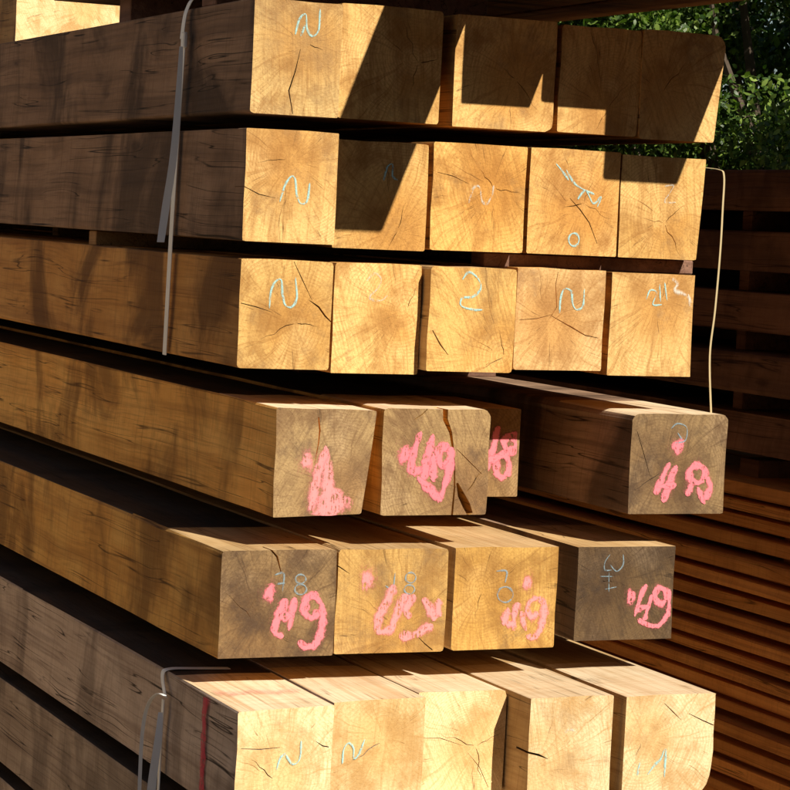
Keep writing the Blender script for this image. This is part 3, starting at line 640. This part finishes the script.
# ------------------------------------------------------------------ the pile beside it: thick timbers over thin boards
NX = 1.45
z = .08; zs = []
for q, y in enumerate((.0, 1.6, 3.2, 4.6)):
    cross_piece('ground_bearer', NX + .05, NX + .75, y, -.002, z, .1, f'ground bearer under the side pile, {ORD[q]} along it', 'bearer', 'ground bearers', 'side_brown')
k = 0
while z < 1.03:
    t = rng.uniform(.023, .034)
    zs.append((z, z + t)); z += t + rng.uniform(.011, .018)
nb = len(zs)
proto = {}
for k, (za, zb) in enumerate(zs):
    for c, (xa, xb) in enumerate(((NX, NX + .33), (NX + .345, NX + .7))):
        j = rng.choice((-.02, -.008, 0, .006, .012, .03)) + rng.uniform(-.006, .006); yf = -.55 + rng.uniform(-.05, .05)
        o = make_timber('thin_board', xa + (j if c == 0 else 0), xb, za, zb, yf, 5.6, 'end_amber', 'board_brown', 900 + k * 2 + c, bev=.0015, ncrack=0, warp=.006, segs=10)
        n_ = nb - 1 - k
        tag(o, (f'thin reddish brown board, {ORD[n_]} below the thick timbers of the side pile' if c == 0 else f'inner thin board of the side pile, {ORD[n_]} layer below the thick timbers'), 'board', 'thin boards of the side pile')
    if k < nb - 1:
        for q, y in enumerate((.52, 2.2, 3.9)):
            rec = .004 if k in (5, 6) else .05
            cross_piece('sticker', NX + rec + .012, NX + .69, y + .08 * (k % 2) * (k in (5, 6)), zb - .001, zs[k + 1][0] + .001, .03, f'small sticker between thin boards of the side pile, {ORD[n_]} gap down, {ORD[q]} along', 'sticker', 'stickers in the side pile', 'board_brown')
z = zs[-1][1]
for q, y in enumerate((.7, 2.2, 3.8)):
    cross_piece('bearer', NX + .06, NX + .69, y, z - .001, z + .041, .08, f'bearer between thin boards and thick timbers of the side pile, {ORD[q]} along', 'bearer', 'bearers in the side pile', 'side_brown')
z += .04; tz = []
while z + .09 < 1.76:
    tz.append((z, z + .092)); z += .092 + .024
sh = 1.752 - tz[-1][1]; tz = [(a + sh * (i + 1) / len(tz), b + sh * (i + 1) / len(tz)) for i, (a, b) in enumerate(tz)]
for k, (za, zb) in enumerate(tz):
    n_ = len(tz) - 1 - k
    for c, (xa, xb) in enumerate(((NX, NX + .3), (NX + .32, NX + .68))):
        j = rng.uniform(-.015, .02)
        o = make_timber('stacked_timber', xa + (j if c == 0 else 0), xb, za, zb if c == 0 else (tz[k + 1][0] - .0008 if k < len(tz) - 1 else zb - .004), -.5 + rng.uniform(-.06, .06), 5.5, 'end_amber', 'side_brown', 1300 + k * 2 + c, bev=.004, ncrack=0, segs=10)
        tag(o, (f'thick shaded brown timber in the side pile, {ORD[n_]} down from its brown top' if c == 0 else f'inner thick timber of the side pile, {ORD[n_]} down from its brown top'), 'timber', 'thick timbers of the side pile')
    if k == len(tz) - 1: break
    top = tz[k + 1][0]
    for q, y in enumerate((.75, 2.2, 3.8)):
        cross_piece('sticker', NX + .05, NX + .31, y, zb - .001, top + .001, .04, f'sticker between thick timbers of the side pile, {ORD[n_]} gap down, {ORD[q]} along', 'sticker', 'stickers in the side pile', 'side_brown')
# ------------------------------------------------------------------ added unseen pale pile on the strap side, bouncing light at the stack
z = .1
for q, y in enumerate((.2, 3.0, 6.5)):
    cross_piece('ground_bearer', -3.5, -2.7, y, -.002, .1, .12, f'ground bearer under the added pile across the aisle, {ORD[q]} along it', 'bearer', 'ground bearers', 'shed')
for k in range(10):
    o = make_timber('bounce_timber', -3.6, -2.6 + rng.uniform(-.02, .02), z, z + .29, -.3, 7.8, 'end_pale', 'top_pale', 1700 + k, ncrack=0, segs=6, bev=.006)
    tag(o, f'broad pale timber in the added light-bouncing pile across the aisle, {ORD[9 - k]} from its top', 'timber', 'timbers of the added aisle pile'); z += .2895

# ------------------------------------------------------------------ sunlit pile behind the stack
fy = 5.6; z = .1
for q, y in enumerate((6.0, 8.0)):
    cross_piece('ground_bearer', 1.0, 1.95, y, -.002, .1, .12, f'ground bearer under the far sunlit pile, {ORD[q]} along it', 'bearer', 'ground bearers')
for k in range(10):
    h = .245
    for c, (xa, xb) in enumerate(((1.05, 1.455), (1.475, 1.86))):
        yy = fy + rng.uniform(-.02, .02) + (.35 if c else 0)
        o = make_timber('far_timber', xa, xb, z, z + h - .008, yy, 3.4, 'end_pale', 'side_fresh', 1600 + k * 2 + c, grime=.1, ncrack=0, segs=6, bev=.006)
        tag(o, f'broad pale timber in the far sunlit pile, {ORD[9 - k]} from its top, {["strap side", "foliage side"][c]} column', 'timber', 'timbers of the far pile')
    z += h - .0085

# ------------------------------------------------------------------ added unseen roof and shed, blocking sky light from the stacks
def part_box(root, name, sx, sy, sz, loc, mat, bev=.006):
    o = link(name, box_mesh(name, sx, sy, sz, M[mat], bev), root); o.location = Vector(loc) - root.location; return o
def corrugated(root, name, x0, x1, y0, y1, za, zb, mat, pitch=.18):
    n = int((x1 - x0) / pitch) * 4; vs, fs = [], []
    for i in range(n + 1):
        x = x0 + (x1 - x0) * i / n; dz = .02 * math.sin(i * math.pi / 2)
        for y, zz in ((y0, za), (y1, zb)): vs += [(x, y, zz + dz), (x, y, zz + dz + .003)]
        if i:
            a, b_ = 4 * i - 4, 4 * i
            fs += [(a, b_, b_ + 2, a + 2), (a + 1, a + 3, b_ + 3, b_ + 1), (a, a + 1, b_ + 1, b_), (a + 2, b_ + 2, b_ + 3, a + 3)]
    vs = [np.array(v) - np.array(root.location) for v in vs]
    o = link(name, pydata(name, vs, fs, [M[mat]]), root); return o
M['roof'] = plain('added_dull_roof_sheet', (.11, .095, .085), .7, .3, 3)
sh_ = bpy.data.objects.new('sky_block_roof', None); col.objects.link(sh_); sh_.location = (1.8, 1.5, 0)
tag(sh_, 'added unseen roof on posts blocking sky over the timber stacks', 'shelter')
corrugated(sh_, 'added_roof_sheet', -1.6, 2.4, -1.55, 3.7, 3.36, 3.5, 'roof')
corrugated(sh_, 'added_roof_sheet', 2.42, 8.6, -1.55, 5.0, 3.37, 3.56, 'roof')  # extra bay, added to keep the lower foliage in shade
for x, y in ((-1.55, -1.4), (8.4, -1.4), (-1.55, 3.5), (8.4, 4.8)): part_box(sh_, 'added_post', .14, .14, 3.32, (x, y, 0), 'shed')
for y, zz in ((-1.4, 3.2), (1.1, 3.27), (3.5, 3.33)): part_box(sh_, 'added_roof_beam', 10.1, .12, .12, (3.45, y, zz), 'shed')
ms = bpy.data.objects.new('sky_block_shed', None); col.objects.link(ms); ms.location = (7.5, -12, 0)
tag(ms, 'added unseen dark boarded shed blocking sky across the yard from the stacks', 'shed')
for i in range(77): part_box(ms, 'added_wall_board', .29, .04, 7.0 + .02 * (i % 3), (-6.9 + .3 * i, -9.0 + .004 * (i % 2), 0), 'shed', .003)
for x in (-7.02, 16.1): part_box(ms, 'added_side_wall', .06, 6, 5.6, (x, -12.05, 0), 'shed')
part_box(ms, 'added_rear_wall', 23, .06, 5.6, (4.55, -15.1, 0), 'shed')
corrugated(ms, 'added_roof_sheet', -7.3, 16.4, -15.5, -8.8, 6.6, 7.13, 'roof', .4)

# ------------------------------------------------------------------ trees behind
def tree(name, x, y, trunk_h, crown_c, crown_r, n_leaf, leaf, mat, label, seed):
    r = np.random.default_rng(seed); rr = random.Random(seed)
    root = bpy.data.objects.new(name, None); col.objects.link(root); root.location = (x, y, 0); tag(root, label, 'tree', 'trees behind the stacks')
    vs, fs = [], []
    def limb(a, b_, ra, rb, n=6, seg=4):
        a, b_ = np.array(a, float), np.array(b_, float); d = b_ - a; d /= np.linalg.norm(d)
        s = np.cross(d, (0, 1, .3)); s /= np.linalg.norm(s); t = np.cross(d, s); base = len(vs)
        off = np.zeros(3)
        for i in range(seg + 1):
            f = i / seg; c = a + (b_ - a) * f + off; off = off + r.normal(0, .02, 3) * np.linalg.norm(b_ - a)
            rad = ra + (rb - ra) * f
            for q in range(n):
                an = q * 6.283 / n; vs.append(c + (s * math.cos(an) + t * math.sin(an)) * rad)
            if i:
                for q in range(n): fs.append((base + (i - 1) * n + q, base + (i - 1) * n + (q + 1) % n, base + i * n + (q + 1) % n, base + i * n + q))
        fs.append(tuple(base + seg * n + q for q in range(n)))
    cc = np.array(crown_c) ; cr_ = np.array(crown_r)
    limb((0, 0, -.1), (cc[0] * .3, cc[1] * .3, trunk_h), .14, .1)
    clumps = []
    for i in range(95):
        d = r.normal(0, 1, 3); d /= np.linalg.norm(d); p = cc + cr_ * d * r.uniform(.25, 1.0) ** .6
        clumps.append((p, r.uniform(.16, .36)))
        if i < 16: limb((cc[0] * .3, cc[1] * .3, trunk_h - .1 + .02 * i), p, .05, .008, 5, 4)
    link('trunk', pydata('trunk', vs, fs, [M['bark']]), root)
    ci = r.integers(0, len(clumps), n_leaf)
    C_ = np.array([c[0] for c in clumps])[ci]; R_ = np.array([c[1] for c in clumps])[ci][:, None]
    dd = r.normal(0, 1, (n_leaf, 3)); dd /= np.linalg.norm(dd, axis=1)[:, None]
    pos = C_ + dd * R_ * (r.uniform(0, 1, (n_leaf, 1)) ** .45) * np.array((1.25, 1.25, .85))
    ax = r.normal(0, 1, (n_leaf, 3)) + np.array((0, 0, -.4)); ax /= np.linalg.norm(ax, axis=1)[:, None]
    nr = r.normal(0, 1, (n_leaf, 3)) + np.array((.1, -.5, .9)); sd = np.cross(ax, nr); sd /= np.linalg.norm(sd, axis=1)[:, None]
    up = np.cross(sd, ax); sz = leaf * r.uniform(.6, 1.3, (n_leaf, 1))
    lv = [pos, pos + ax * sz * .28 + sd * sz * .22 - up * sz * .04, pos + ax * sz * .65 + sd * sz * .2 - up * sz * .05, pos + ax * sz,
          pos + ax * sz * .65 - sd * sz * .2 - up * sz * .05, pos + ax * sz * .28 - sd * sz * .22 - up * sz * .04]
    V = np.stack(lv, 1).reshape(-1, 3)
    me = bpy.data.meshes.new('crown'); me.vertices.add(len(V)); me.vertices.foreach_set('co', V.ravel())
    nt_ = n_leaf * 4; me.loops.add(nt_ * 3); me.polygons.add(nt_)
    i6 = np.arange(n_leaf)[:, None] * 6
    tri = np.concatenate([i6 + np.array(q) for q in ((0, 1, 5), (1, 2, 5), (2, 4, 5), (2, 3, 4))], 1).reshape(-1)
    me.loops.foreach_set('vertex_index', tri); me.polygons.foreach_set('loop_start', np.arange(nt_) * 3)
    me.update(calc_edges=True); me.validate(); me.materials.append(M[mat]); link('crown', me, root)
    return root
tree('leafy_tree', 5.6, 7.2, 1.1, (0, 0, 2.65), (1.6, .9, 1.35), 95000, .043, 'leaf', 'bright green leafy tree standing just past the side pile', 3)
tree('leafy_tree', 4.3, 8.4, 1.2, (0, 0, 2.8), (1.5, .9, 1.3), 62000, .048, 'leaf', 'green leafy tree seen over the main stack between the other trees', 5)
tree('leafy_tree', 7.3, 8.0, 1.2, (0, 0, 2.8), (1.7, 1.0, 1.5), 45000, .06, 'leaf', 'green tree standing behind the bright leafy one, farther from the stacks', 8)
tree('leafy_tree', 1.2, 12.2, 2.0, (0, 0, 3.4), (1.7, 1.2, 1.5), 15000, .10, 'leaf_dark', 'dark green tree behind the far sunlit pile', 9)
tree('leafy_tree', 6.4, 10.2, 1.2, (0, 0, 2.8), (3.2, .9, 2.0), 60000, .085, 'leaf_dark', 'dense dark tree low behind the other trees', 13)
